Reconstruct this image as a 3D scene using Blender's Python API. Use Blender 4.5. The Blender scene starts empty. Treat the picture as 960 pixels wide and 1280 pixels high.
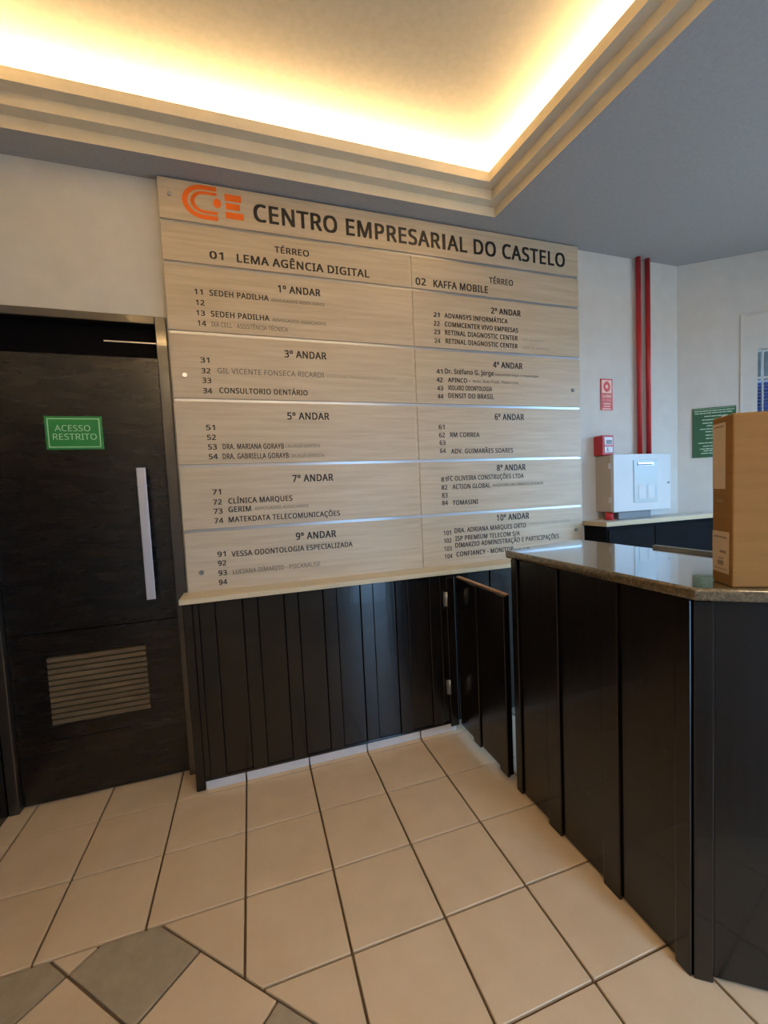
import bpy, bmesh, math, random
from mathutils import Matrix, Vector
random.seed(7)
U = 0.30                       # one floor tile, metres; coordinates below are in tiles
SC = bpy.context.scene
COL = SC.collection

# ------------------------------------------------------------------ camera
cd = bpy.data.cameras.new('camera')
cam = bpy.data.objects.new('camera', cd)
COL.objects.link(cam)
SC.camera = cam
CP = (-2.6725, -6.8660, 4.4775)
rx, ry, rz = math.radians(-3.5797), math.radians(-2.6390), math.radians(-18.2525)
Rz = Matrix.Rotation(rz, 3, 'Z'); Rx = Matrix.Rotation(rx, 3, 'X')
Ry = Matrix(((math.cos(ry), 0, -math.sin(ry)), (0, 1, 0), (math.sin(ry), 0, math.cos(ry))))
R = Rz @ Rx @ Ry
right, fwd, up = R.col[0], R.col[1], R.col[2]
M = Matrix((right, up, -fwd)).transposed().to_4x4()
M.translation = Vector(CP) * U
cam.matrix_world = M
cd.sensor_fit = 'HORIZONTAL'; cd.sensor_width = 36
cd.lens = 530.657 * 36 / 960
cd.shift_x = -8.6 / 960
cd.shift_y = 8.9 / 960
cd.clip_start = 0.02

# ------------------------------------------------------------------ world, exposure
SC.view_settings.view_transform = 'Standard'
SC.view_settings.look = 'None'
SC.view_settings.gamma = 1
SC.view_settings.use_curve_mapping = False
SC.view_settings.exposure = 0.0
wd = bpy.data.worlds.new('world'); SC.world = wd; wd.use_nodes = True
nt = wd.node_tree; bg = nt.nodes['Background']
tc = nt.nodes.new('ShaderNodeTexCoord'); sx_ = nt.nodes.new('ShaderNodeSeparateXYZ'); rp_ = nt.nodes.new('ShaderNodeValToRGB')
mr_ = nt.nodes.new('ShaderNodeMapRange'); mr_.inputs['From Min'].default_value = -1
nt.links.new(tc.outputs['Generated'], sx_.inputs[0]); nt.links.new(sx_.outputs['Z'], mr_.inputs['Value']); nt.links.new(mr_.outputs[0], rp_.inputs[0])
rp_.color_ramp.elements[0].position = .49; rp_.color_ramp.elements[0].color = (.16, .18, .20, 1)     # ground outside
rp_.color_ramp.elements[1].position = .51; rp_.color_ramp.elements[1].color = (.31, .61, 1.0, 1)     # overcast sky
nt.links.new(rp_.outputs[0], bg.inputs[0]); bg.inputs[1].default_value = 12.0
SC.cycles.max_bounces = 10
SC.cycles.diffuse_bounces = 6
SC.cycles.use_denoising = True
SC.cycles.sample_clamp_indirect = 6

H = 9.40                       # ceiling height
SH, SD = 0.165, 0.172          # cornice step height and depth
OA, OB, OC, OD = (-6.02, .13), (1.90, .13), (2.65, -8.95), (-6.02, -8.95)   # edge of the ceiling opening
DOME = H + 3 * SH + 0.37

def area(name, loc, rot, sx, sy, power, color, portal=False):
    l = bpy.data.lights.new(name, 'AREA'); l.shape = 'RECTANGLE'
    l.size = sx * U; l.size_y = sy * U; l.energy = power; l.color = color
    o = bpy.data.objects.new(name, l); COL.objects.link(o)
    o.location = Vector(loc) * U; o.rotation_euler = rot
    if portal: l.cycles.is_portal = True
    return o

# warm fluorescent strips lying in the trough of the ceiling cove, facing up
WARM = (1.0, 0.70, 0.37)
PW = 10.0
zt = H + 2 * SH + 0.12
def strip(a, b, off):
    a, b = Vector((*a, zt)), Vector((*b, zt))
    d = (b - a); L = d.length; d.normalize()
    n = Vector((d.y, -d.x, 0))
    c = (a + b) / 2 - n * off
    ang = math.atan2(d.y, d.x)
    area('cove_strip_light', c, (math.pi, 0, ang), L - .1, .12, PW * L, WARM)
strip(OA, OB, .30); strip(OB, OC, .30); strip(OC, OD, .30); strip(OD, OA, .30)

# unseen warm fill lamps behind the camera, added to brighten floor and walls
for x in (-4.3, -1.4, 1.2):
    area('added_fill_light', (x, -9.28, H - .05), (0, 0, 0), 1.3, .4, 9.0, (1.0, .78, .52))

# daylight openings (portals of the two real openings in the shell)
area('entrance_daylight', (1.8, -9.75, 3.5), (math.radians(90), 0, math.radians(180)), 1.6, 7.0, 1, (1, 1, 1), True)
area('window_daylight', (9.9, -6.0, 4.3), (math.radians(90), 0, math.radians(-90)), 6.6, 7.4, 1, (1, 1, 1), True)

# ------------------------------------------------------------------ materials
def mat(name, col, rough=.5, metal=0, spec=.5, coat=0, emit=None, estr=0):
    m = bpy.data.materials.new(name); m.use_nodes = True
    b = m.node_tree.nodes['Principled BSDF']
    b.inputs['Base Color'].default_value = (*col, 1)
    b.inputs['Roughness'].default_value = rough
    b.inputs['Metallic'].default_value = metal
    b.inputs['Specular IOR Level'].default_value = spec
    b.inputs['Coat Weight'].default_value = coat
    if emit:
        b.inputs['Emission Color'].default_value = (*emit, 1)
        b.inputs['Emission Strength'].default_value = estr
    return m

def noisy(name, c1, c2, scale=(1, 1, 1), nscale=4, detail=6, rough=.5, bump=0, spec=.5, coat=0, metal=0, lo=.35, hi=.65, rvar=0):
    m = mat(name, c1, rough, metal, spec, coat)
    nt = m.node_tree; b = nt.nodes['Principled BSDF']
    tc = nt.nodes.new('ShaderNodeTexCoord'); mp = nt.nodes.new('ShaderNodeMapping')
    mp.inputs['Scale'].default_value = scale
    nz = nt.nodes.new('ShaderNodeTexNoise'); nz.inputs['Scale'].default_value = nscale
    nz.inputs['Detail'].default_value = detail; nz.inputs['Roughness'].default_value = .6
    rp = nt.nodes.new('ShaderNodeValToRGB')
    rp.color_ramp.elements[0].position = lo; rp.color_ramp.elements[0].color = (*c1, 1)
    rp.color_ramp.elements[1].position = hi; rp.color_ramp.elements[1].color = (*c2, 1)
    oi = nt.nodes.new('ShaderNodeObjectInfo'); ad = nt.nodes.new('ShaderNodeVectorMath'); ad.operation = 'ADD'
    cx = nt.nodes.new('ShaderNodeCombineXYZ'); mu = nt.nodes.new('ShaderNodeMath'); mu.operation = 'MULTIPLY'; mu.inputs[1].default_value = 37
    nt.links.new(oi.outputs['Random'], mu.inputs[0])
    for i in range(3): nt.links.new(mu.outputs[0], cx.inputs[i])
    nt.links.new(tc.outputs['Object'], mp.inputs[0]); nt.links.new(mp.outputs[0], ad.inputs[0]); nt.links.new(cx.outputs[0], ad.inputs[1])
    nt.links.new(ad.outputs[0], nz.inputs['Vector']); nt.links.new(nz.outputs[0], rp.inputs[0])
    nt.links.new(rp.outputs[0], b.inputs['Base Color'])
    if bump:
        bp = nt.nodes.new('ShaderNodeBump'); bp.inputs['Strength'].default_value = bump; bp.inputs['Distance'].default_value = .002
        nt.links.new(nz.outputs[0], bp.inputs['Height']); nt.links.new(bp.outputs[0], b.inputs['Normal'])
    if rvar:
        mr = nt.nodes.new('ShaderNodeMapRange'); mr.inputs['To Min'].default_value = rough - rvar; mr.inputs['To Max'].default_value = rough + rvar
        nt.links.new(nz.outputs[0], mr.inputs['Value']); nt.links.new(mr.outputs[0], b.inputs['Roughness'])
    return m

m_wall = noisy('wall_paint', (.62, .595, .55), (.66, .635, .59), nscale=9, rough=.75, bump=.15, spec=.3)
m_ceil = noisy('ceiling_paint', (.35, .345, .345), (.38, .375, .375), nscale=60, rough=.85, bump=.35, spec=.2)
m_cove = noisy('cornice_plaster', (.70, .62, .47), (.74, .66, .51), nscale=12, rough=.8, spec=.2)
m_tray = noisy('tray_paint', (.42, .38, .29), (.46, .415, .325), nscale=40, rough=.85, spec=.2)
m_dark = noisy('dark_wood', (.0034, .0026, .0026), (.0072, .0052, .0048), scale=(14, 14, .7), nscale=5, rough=.24, bump=.12, coat=.15, rvar=.06)
m_darkb = noisy('black_cabinet_laminate', (.006, .006, .007), (.010, .010, .012), nscale=6, rough=.6, spec=.04)
m_door = noisy('dark_door_wood', (.0045, .0033, .003), (.009, .0065, .0055), scale=(1, 1, 6), nscale=5, rough=.27, bump=.05, spec=.6, rvar=.06)
m_frame = noisy('frame_wood', (.013, .009, .006), (.024, .016, .010), scale=(6, 6, 1), nscale=6, rough=.32, bump=.08, spec=1, coat=1)
m_black = mat('black_recess', (.002, .002, .003), .7, 0, .06)
m_sign = noisy('light_oak_laminate', (.47, .375, .26), (.60, .50, .365), scale=(.7, 8, 11), nscale=4, detail=9, rough=.42, bump=.03, lo=.3, hi=.7)
m_ledge = noisy('ledge_laminate', (.58, .47, .29), (.66, .55, .36), scale=(.6, 6, 6), nscale=4, rough=.4)
m_gap = mat('aluminium_backing', (.52, .53, .55), .34, .9)
m_ink = mat('black_lettering', (.012, .010, .010), .5)
m_inkgrey = mat('faded_lettering', (.16, .14, .115), .5)
m_inkfaint = mat('faint_lettering', (.30, .27, .22), .5)
m_orange = mat('orange_logo', (.86, .155, .008), .45)
m_steel = mat('brushed_metal', (.62, .62, .66), .30, 1)
m_handle = mat('satin_aluminium', (.60, .60, .66), .42, .55)
m_brass = noisy('vent_slat', (.105, .075, .042), (.15, .108, .06), nscale=8, rough=.5)
m_tile = noisy('cream_floor_tile', (.66, .505, .335), (.72, .56, .385), nscale=7, detail=8, rough=.36, rvar=.06, spec=.4)
m_tileg = noisy('grey_floor_tile', (.345, .285, .21), (.40, .335, .25), nscale=22, detail=9, rough=.40, spec=.4)
m_grout = noisy('grout', (.12, .078, .045), (.16, .105, .065), nscale=30, rough=.9)
m_skirt = noisy('white_skirting', (.64, .64, .66), (.70, .70, .72), nscale=10, rough=.35)
m_stone = noisy('polished_granite', (.075, .058, .034), (.175, .135, .080), nscale=130, detail=10, rough=.10, spec=.7, coat=.6, lo=.38, hi=.66)
m_white = noisy('white_enamel', (.56, .58, .585), (.60, .61, .615), nscale=5, rough=.35)
m_beige = mat('beige_enamel', (.48, .41, .32), .5)
m_label = mat('clear_label_window', (.44, .50, .51), .22)
m_red = noisy('red_paint', (.42, .014, .018), (.50, .02, .024), nscale=8, rough=.35)
m_redsign = mat('red_sign', (.62, .035, .018), .45)
m_salmon = mat('pale_sign_print', (.90, .62, .50), .5)
m_green = mat('green_sign', (.018, .235, .055), .40)
m_greenp = mat('mint_print', (.45, .74, .50), .45)
m_dkgreen = mat('dark_green_board', (.012, .085, .022), .45)
m_dkgreenp = mat('pale_green_print', (.42, .58, .44), .5)
m_card = noisy('cardboard', (.235, .118, .034), (.262, .133, .040), scale=(1, 1, 9), nscale=6, rough=.75, spec=.2)
m_paper = noisy('shipping_label', (.56, .41, .25), (.64, .48, .31), nscale=6, rough=.5)
m_print = mat('label_print', (.24, .17, .10), .6)
m_shelf = noisy('pale_worktop', (.60, .55, .46), (.68, .63, .54), scale=(.6, 8, 8), nscale=5, rough=.35)
m_shelfe = noisy('worktop_edge', (.52, .40, .24), (.60, .47, .29), scale=(.6, 8, 8), nscale=5, rough=.5)
m_grey = mat('grey_plastic', (.16, .17, .18), .4)
m_blue = mat('blue_blind', (.030, .075, .33), .4)
m_edge = noisy('raw_wood_edge', (.33, .19, .10), (.42, .26, .15), scale=(3, 3, 3), nscale=8, rough=.5)
m_glass = mat('window_glass', (1, 1, 1), .02)
m_glass.node_tree.nodes['Principled BSDF'].inputs['Transmission Weight'].default_value = 1
m_glass.node_tree.nodes['Principled BSDF'].inputs['IOR'].default_value = 1.05

for m_, r_ in ((m_dark, .30),):                # brushed varnish: highlights stretch along the grain
    nt = m_.node_tree; b_ = nt.nodes['Principled BSDF']
    cx_ = nt.nodes.new('ShaderNodeCombineXYZ'); cx_.inputs[2].default_value = 1
    nt.links.new(cx_.outputs[0], b_.inputs['Tangent']); b_.inputs['Anisotropic'].default_value = .85

# ------------------------------------------------------------------ helpers
class MB:
    def __init__(s): s.v = []; s.f = []
    def poly(s, pts, flip=False):
        n = len(s.v); s.v += [tuple(p) for p in pts]
        f = list(range(n, n + len(pts))); s.f.append(f[::-1] if flip else f); return s
    def box(s, x0, x1, y0, y1, z0, z1):
        return s.prism([(x0, y0), (x1, y0), (x1, y1), (x0, y1)], z0, z1)
    def prism(s, poly, z0, z1):
        n = len(s.v); k = len(poly)
        a = sum(poly[i][0] * poly[(i + 1) % k][1] - poly[(i + 1) % k][0] * poly[i][1] for i in range(k))
        if a < 0: poly = poly[::-1]
        s.v += [(p[0], p[1], z0) for p in poly] + [(p[0], p[1], z1) for p in poly]
        s.f.append(list(range(n + k - 1, n - 1, -1))); s.f.append(list(range(n + k, n + 2 * k)))
        for i in range(k):
            j = (i + 1) % k; s.f.append([n + i, n + j, n + k + j, n + k + i])
        return s
    def obox(s, o, e, n, a0, a1, b0, b1, z0, z1):     # box in a frame turned about z: o + e*a + n*b
        P = lambda a, b: (o[0] + e[0] * a + n[0] * b, o[1] + e[1] * a + n[1] * b)
        return s.prism([P(a0, b0), P(a1, b0), P(a1, b1), P(a0, b1)], z0, z1)
    def tube(s, p0, p1, r, k=16, r1=None):
        p0, p1 = Vector(p0), Vector(p1); d = (p1 - p0).normalized(); r1 = r if r1 is None else r1
        a = d.orthogonal().normalized(); b = d.cross(a); n = len(s.v)
        for c, rr in ((p0, r), (p1, r1)):
            for i in range(k):
                t = 2 * math.pi * i / k; s.v.append(tuple(c + (a * math.cos(t) + b * math.sin(t)) * rr))
        for i in range(k):
            j = (i + 1) % k; s.f.append([n + i, n + j, n + k + j, n + k + i])
        s.f.append(list(range(n + k - 1, n - 1, -1))); s.f.append(list(range(n + k, n + 2 * k)))
        return s
    def build(s, name, m, parent=None, base=None, bevel=0, seg=2, smooth=False):
        if base is None:
            r = parent
            while r is not None and r.parent is not None: r = r.parent
            base = Vector(r['_b']) if r is not None and '_b' in r else Vector((0, 0, 0))
        base = Vector(base)
        me = bpy.data.meshes.new(name)
        me.from_pydata([tuple((Vector(v) - base) * U) for v in s.v], [], s.f)
        if bevel:
            bm = bmesh.new(); bm.from_mesh(me)
            es = [e for e in bm.edges if len(e.link_faces) == 2 and e.calc_face_angle(0) > .5]
            bmesh.ops.bevel(bm, geom=es, offset=bevel * U, segments=seg, affect='EDGES', profile=.5, clamp_overlap=True)
            bm.to_mesh(me); bm.free()
        me.materials.append(m)
        if smooth:
            for p in me.polygons: p.use_smooth = len(p.vertices) == 4
        o = bpy.data.objects.new(name, me); COL.objects.link(o)
        if parent is not None: o.parent = parent
        else:
            o.location = base * U; o['_b'] = tuple(base)
        return o

def tag(o, label=None, cat=None, group=None, kind=None):
    if label: o['label'] = label
    if cat: o['category'] = cat
    if group: o['group'] = group
    if kind: o['kind'] = kind
    return o
def empty(name, loc, label=None, cat=None, group=None, kind=None):
    o = bpy.data.objects.new(name, None); COL.objects.link(o); o.empty_display_size = .05
    o.location = Vector(loc) * U; o['_b'] = tuple(loc)
    return tag(o, label, cat, group, kind)
def struct(o): o['kind'] = 'structure'; return o

# outlines of a plain grotesque alphabet (advance; polygons), cap height 573
GLYPHS = {
'-':(258,'32,184 32,246 226,246 226,184'),
'.':(215,'58,43 61,69 72,85 88,94 107,97 126,94 142,85 153,69 157,43 153,18 142,2 126,-8 107,-11 88,-8 72,2 61,18'),
'/':(298,'290,573 77,0 8,0 221,573'),
'0':(459,'419,287 417,221 409,163 395,112 376,70 349,37 316,12 276,-3 229,-8 170,1 122,27 86,70 60,129 44,201 39,287 44,373 58,446 83,504 119,547 167,573 229,581 287,573 335,547 372,504 399,446 414,373;110,287 113,215 121,156 137,111 159,78 190,59 229,52 268,59 298,78 320,110 336,156 345,215 348,287 345,359 336,417 320,463 298,495 268,515 229,521 190,515 159,495 137,463 121,417 113,359'),
'1':(459,'285,0 216,0 216,400 216,439 217,470 219,499 196,477 169,455 108,405 71,452 226,573 285,573'),
'2':(459,'417,0 38,0 38,59 188,210 261,287 287,320 306,353 318,387 322,424 315,466 294,496 261,514 221,520 181,517 147,506 83,466 45,513 94,548 153,572 186,578 221,581 270,576 313,562 347,540 372,510 388,472 394,428 389,385 375,344 353,305 324,267 247,185 128,67 128,64 417,64'),
'3':(459,'395,439 392,403 381,372 363,347 340,326 310,311 277,302 277,298 337,283 379,255 405,214 413,163 407,116 390,74 360,40 318,14 263,-3 193,-8 110,-1 72,8 36,23 36,89 74,73 114,61 155,54 194,51 260,59 305,81 331,117 339,164 335,197 320,223 297,242 265,255 226,263 179,265 123,265 123,326 180,326 223,329 259,339 286,356 307,377 319,404 323,434 316,471 295,498 262,516 219,521 164,515 117,498 75,473 39,521 73,544 115,563 163,576 218,581 296,571 352,540 384,495'),
'4':(459,'443,130 359,130 359,0 291,0 291,130 17,130 17,190 286,576 359,576 359,193 443,193;291,374 291,412 293,444 294,474 295,500 292,500 276,468 257,438 86,193 291,193'),
'5':(459,'221,351 275,346 322,331 361,307 389,274 407,232 413,183 407,128 387,81 356,43 314,15 261,-2 199,-8 116,0 80,10 51,23 51,90 82,74 121,62 161,55 200,52 239,55 274,65 302,82 323,106 336,137 341,176 332,225 306,262 262,284 197,292 146,288 99,280 64,302 86,573 373,573 373,508 146,508 132,342 169,348'),
'6':(459,'44,245 51,342 60,389 75,433 95,474 121,510 155,539 196,562 246,576 306,581 344,579 377,573 377,513 344,520 308,523 257,518 216,504 183,483 158,454 139,419 127,380 115,291 119,291 150,326 170,339 194,350 223,356 255,358 302,353 342,338 375,313 400,279 416,236 421,184 415,129 399,82 372,44 336,15 291,-2 239,-8 199,-4 163,7 130,26 101,54 77,89 59,133 48,185;238,51 284,59 320,84 343,125 351,184 344,233 324,271 289,295 241,303 205,299 175,287 150,270 131,248 119,223 115,198 123,146 146,99 164,79 185,64 210,55'),
'7':(459,'109,0 344,508 35,508 35,573 419,573 419,518 187,0'),
'8':(459,'229,581 276,577 318,565 352,546 378,519 395,485 400,443 396,411 385,383 368,359 346,338 291,303 355,265 381,242 401,216 414,185 419,148 413,104 395,65 367,34 330,11 284,-3 231,-8 174,-3 126,10 89,33 61,63 45,101 39,146 43,183 56,214 75,241 99,264 158,299 107,336 87,358 71,383 61,411 58,444 63,485 80,518 107,545 141,565 182,577;108,145 116,107 138,76 176,55 229,48 281,55 319,76 342,108 350,148 346,174 335,197 317,217 293,235 229,265 217,270 157,237 136,219 121,197 111,173;228,524 188,518 155,502 134,476 127,441 130,414 141,391 157,373 179,357 232,330 282,357 302,373 317,392 327,414 330,441 323,476 302,502 270,518'),
'9':(459,'417,328 410,231 401,183 387,139 366,99 340,63 306,33 265,11 214,-3 154,-8 117,-6 82,0 82,60 115,53 152,50 204,54 245,68 278,90 303,118 322,153 334,192 346,281 341,281 310,247 290,233 266,223 237,216 204,214 158,219 118,235 85,260 61,294 45,336 40,387 46,443 63,491 90,529 127,557 171,575 223,581 262,577 299,565 332,545 361,518 384,483 402,439 413,388;223,521 178,513 142,488 118,447 110,388 117,339 137,301 171,277 220,269 256,273 286,285 311,303 330,325 342,349 346,374 338,426 315,474 298,493 277,508 252,518'),
'A':(513,'437,0 368,177 141,177 73,0 0,0 224,575 289,575 512,0;282,415 274,438 263,473 255,500 247,468 238,438 230,415 165,241 346,241'),
'B':(521,'241,573 336,565 404,541 434,515 453,478 459,431 456,399 446,371 431,347 409,328 382,313 350,304 350,300 384,292 415,279 441,261 461,236 474,203 478,163 472,115 454,74 425,42 385,19 337,5 279,0 78,0 78,573;256,329 318,335 357,352 377,382 384,423 376,463 351,490 308,506 245,511 150,511 150,329;150,269 150,61 265,61 330,68 371,91 394,125 401,168 398,197 388,221 370,241 344,256 307,266 260,269'),
'C':(507,'323,517 280,513 241,502 206,482 178,456 155,423 139,383 129,337 125,286 131,220 147,164 175,117 213,83 262,62 322,55 394,62 460,78 460,15 393,-2 312,-8 232,1 166,28 115,72 78,131 56,203 49,287 53,349 67,406 89,456 120,499 159,534 206,559 261,575 324,581 367,578 409,572 448,561 482,547 453,486 394,508 360,515'),
'D':(585,'536,292 528,203 501,131 457,74 399,33 325,8 237,0 78,0 78,573 254,573 335,565 404,540 460,501 502,446 528,377;460,289 454,359 435,415 404,457 361,487 308,505 244,511 150,511 150,62 228,62 299,68 357,87 402,119 434,164 454,220'),
'E':(446,'398,0 78,0 78,573 398,573 398,509 150,509 150,330 383,330 383,268 150,268 150,63 398,63'),
'F':(416,'150,0 78,0 78,573 398,573 398,509 150,509 150,306 383,306 383,243 150,243'),
'G':(584,'326,302 524,302 524,22 431,-1 323,-8 241,1 173,28 120,71 81,130 57,202 49,286 58,370 84,442 127,500 186,544 259,571 346,581 392,578 437,572 516,547 489,484 421,508 382,515 342,517 278,510 225,489 181,455 150,409 131,353 124,286 130,222 146,166 175,119 216,84 270,62 340,55 404,59 452,68 452,238 326,238'),
'H':(594,'516,0 443,0 443,267 150,267 150,0 78,0 78,573 150,573 150,330 443,330 443,573 516,573'),
'I':(272,'239,0 32,0 32,42 99,57 99,515 32,531 32,573 239,573 239,531 172,515 172,57 239,42'),
'J':(219,'-3,-152 -37,-150 -63,-142 -63,-81 -35,-87 -5,-89 33,-81 50,-70 63,-53 71,-29 74,3 74,573 146,573 146,9 141,-42 128,-82 105,-113 75,-135 39,-148'),
'K':(496,'496,0 411,0 209,273 150,222 150,0 78,0 78,573 150,573 150,290 199,345 249,399 403,573 488,573 261,323'),
'L':(420,'78,0 78,573 150,573 150,64 400,64 400,0'),
'M':(727,'330,0 142,502 139,502 142,461 144,407 144,347 144,0 78,0 78,573 184,573 361,103 364,103 544,573 650,573 650,0 578,0 578,352 579,408 581,460 584,501 581,501 390,0'),
'N':(610,'532,0 447,0 141,476 138,476 141,432 143,378 144,320 144,0 78,0 78,573 161,573 467,99 470,99 468,137 466,193 464,249 464,573 532,573'),
'O':(626,'577,287 573,224 561,166 540,116 510,73 473,38 428,13 375,-3 314,-8 251,-3 196,13 151,39 114,73 85,116 65,167 53,224 49,288 56,370 78,442 114,500 166,545 232,572 314,581 393,572 459,545 510,501 547,442 570,370;125,287 130,220 145,163 171,117 207,83 255,62 314,55 373,62 420,83 456,117 481,163 496,220 501,287 490,384 456,457 421,491 373,511 314,518 255,511 207,490 171,457 145,411 130,354'),
'P':(485,'229,573 326,562 393,528 421,495 439,454 444,404 441,370 433,336 417,306 395,278 364,255 324,238 275,227 216,223 150,223 150,0 78,0 78,573;223,511 150,511 150,285 208,285 258,288 298,296 330,311 352,334 365,363 370,401 361,449 334,484 289,504'),
'Q':(626,'577,287 573,221 559,160 535,108 503,64 461,30 411,6 548,-136 444,-136 334,-7 324,-8 314,-8 251,-3 196,13 151,39 114,73 85,116 65,167 53,224 49,288 56,370 78,442 114,500 166,545 232,572 314,581 393,572 459,545 510,501 547,442 570,370;125,287 130,220 145,163 171,117 207,83 255,62 314,55 373,62 420,83 456,117 481,163 496,220 501,287 490,384 456,457 421,491 373,511 314,518 255,511 207,490 171,457 145,411 130,354'),
'R':(499,'236,573 301,568 353,555 393,532 422,500 439,460 444,410 440,368 427,334 408,306 385,285 330,257 487,0 403,0 264,237 150,237 150,0 78,0 78,573;232,510 150,510 150,298 236,298 296,304 338,325 362,359 370,407 366,440 355,467 336,486 310,500 275,507'),
'S':(440,'403,153 396,106 378,66 348,35 307,11 257,-3 198,-8 137,-5 83,4 41,19 41,88 113,65 156,57 201,55 240,57 273,66 298,79 316,98 327,120 330,147 327,173 318,194 302,213 277,230 196,265 131,294 106,311 85,330 69,351 57,375 50,403 48,435 54,477 71,513 99,542 136,563 180,576 231,581 276,578 318,572 389,549 366,487 302,508 266,515 229,517 196,515 169,507 148,494 133,478 124,457 121,434 124,407 133,386 149,367 172,351 246,318 293,299 332,279 362,255 385,228 398,194'),
'T':(446,'259,0 187,0 187,509 8,509 8,573 437,573 437,509 259,509'),
'U':(586,'513,202 507,146 489,95 459,52 416,20 360,-1 290,-8 225,-2 171,18 128,50 97,93 78,144 72,204 72,573 144,573 144,201 154,139 182,93 228,64 294,55 342,59 379,73 407,96 427,126 438,161 442,202 442,573 513,573'),
'V':(481,'481,573 277,0 204,0 0,573 75,573 204,205 220,160 231,119 241,80 250,119 262,161 277,207 405,573'),
'X':(470,'467,0 385,0 233,249 79,0 3,0 193,298 15,573 95,573 236,348 377,573 453,573 276,300'),
'Y':(454,'227,291 376,573 454,573 263,222 263,0 191,0 191,219 0,573 79,573'),
'Z':(459,'427,0 30,0 30,55 332,508 40,508 40,573 419,573 419,518 118,64 427,64'),
'a':(450,'231,437 299,428 347,403 376,358 385,293 385,0 334,0 320,61 317,61 279,22 258,9 234,-1 172,-8 136,-5 103,6 75,23 55,48 41,80 37,119 50,176 87,219 152,245 243,257 316,259 316,285 310,330 293,359 265,375 227,380 194,378 163,370 106,347 84,400 151,426 190,434;252,208 184,200 141,182 118,155 110,119 115,87 132,66 157,53 188,49 238,56 279,79 306,117 315,172 315,210'),
'c':(385,'241,-8 187,-2 139,15 99,45 69,87 50,143 44,213 51,284 71,342 102,385 142,415 191,432 245,438 309,431 358,415 337,356 292,370 244,376 204,371 172,358 148,335 131,303 120,263 117,213 120,166 131,126 148,94 172,71 202,58 240,53 302,60 351,78 351,15 304,-2'),
'd':(493,'221,-8 171,-2 128,17 92,48 65,91 49,146 44,214 49,282 66,338 93,381 128,413 171,432 221,438 253,436 280,429 323,407 354,374 359,374 356,405 354,438 354,609 425,609 425,0 368,0 358,58 354,58 323,24 279,1 252,-6;232,51 290,60 328,88 348,135 355,200 355,213 349,284 329,336 291,369 231,379 181,368 146,334 124,281 117,213 124,144 146,93 181,61'),
'e':(452,'234,438 286,432 329,414 364,385 390,346 406,299 411,244 411,201 117,201 127,137 154,90 197,62 254,52 327,60 392,82 392,20 327,-1 251,-8 194,-2 143,17 101,48 70,91 51,146 44,212 50,277 68,333 96,378 134,411 181,431;233,380 188,372 154,348 130,309 119,257 338,257 335,292 326,322 312,346 292,364 266,376'),
'f':(276,'266,375 158,375 158,0 87,0 87,375 12,375 12,408 87,432 87,457 92,507 104,547 124,577 152,597 186,609 227,613 274,609 310,599 292,544 262,552 228,556 197,550 175,532 162,502 158,458 158,430 266,430'),
'g':(493,'221,438 261,434 297,422 329,402 355,373 359,373 369,430 425,430 425,-7 420,-63 404,-109 378,-146 341,-172 293,-187 233,-192 147,-186 78,-165 78,-100 111,-114 149,-125 191,-132 237,-134 286,-126 324,-101 347,-63 355,-13 355,4 356,32 358,57 354,57 329,28 299,8 263,-4 221,-8 170,-2 126,18 91,51 56,121 44,214 56,306 91,377 126,411 169,431;230,379 197,374 169,359 147,336 130,303 120,262 117,213 124,143 146,92 182,60 232,50 262,52 288,58 309,69 326,85 340,105 349,131 356,197 356,214 353,267 343,309 326,340 302,362 270,374'),
'i':(207,'139,430 139,0 68,0 68,430;104,591 119,588 133,580 142,566 145,546 142,526 133,512 119,504 104,501 88,504 75,512 66,526 63,546 66,566 75,580 88,588'),
'l':(207,'139,0 68,0 68,609 139,609'),
'n':(496,'275,438 343,429 391,401 421,352 431,280 431,0 361,0 361,275 355,321 338,353 308,372 265,379 204,368 166,338 146,289 139,223 139,0 68,0 68,430 125,430 136,371 140,371 156,392 175,409 222,431'),
'o':(485,'442,216 438,165 428,121 411,82 388,51 359,25 324,7 285,-4 241,-8 200,-4 163,7 129,25 100,51 77,82 59,121 48,165 44,216 50,282 68,336 97,380 137,412 186,431 244,438 299,431 347,412 387,380 417,336 436,282;117,216 120,169 130,128 147,95 172,71 203,56 243,51 282,56 314,71 339,95 356,128 366,169 369,216 365,263 355,303 338,335 314,359 282,374 242,379 185,368 147,335 124,284'),
'p':(493,'273,438 322,432 365,413 401,383 428,339 444,284 449,216 444,148 427,93 401,49 365,17 322,-2 272,-8 241,-6 213,1 170,24 139,55 134,55 137,20 139,-16 139,-192 68,-192 68,430 126,430 136,371 139,371 170,405 189,419 213,429 240,436;260,379 221,374 190,362 167,342 152,313 142,275 139,229 139,216 142,167 150,126 165,93 188,70 220,55 261,51 297,56 326,72 348,98 364,131 373,171 376,217 369,283 348,334 311,367'),
'r':(331,'269,438 295,437 319,433 310,368 287,372 264,374 240,371 217,363 195,351 176,334 161,313 149,289 141,261 139,229 139,0 68,0 68,430 126,430 134,351 137,351 170,395 191,413 214,426 240,435'),
's':(384,'348,119 343,80 327,49 302,24 268,6 226,-4 176,-8 99,-1 42,19 42,83 104,60 141,52 178,49 224,53 256,66 274,86 280,112 278,128 271,141 239,167 174,196 103,228 76,245 57,266 45,292 41,324 52,372 85,408 137,430 202,438 275,430 339,409 315,353 258,372 197,380 159,377 131,366 114,350 108,328 111,312 119,298 154,274 219,246 289,215 314,197 333,176 344,150'),
't':(290,'212,50 245,53 272,59 272,5 240,-4 200,-8 167,-5 138,4 112,20 91,44 78,79 74,125 74,375 13,375 13,409 75,437 103,528 144,528 144,430 269,430 269,375 144,375 144,127 149,93 163,69 185,54'),
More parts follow.
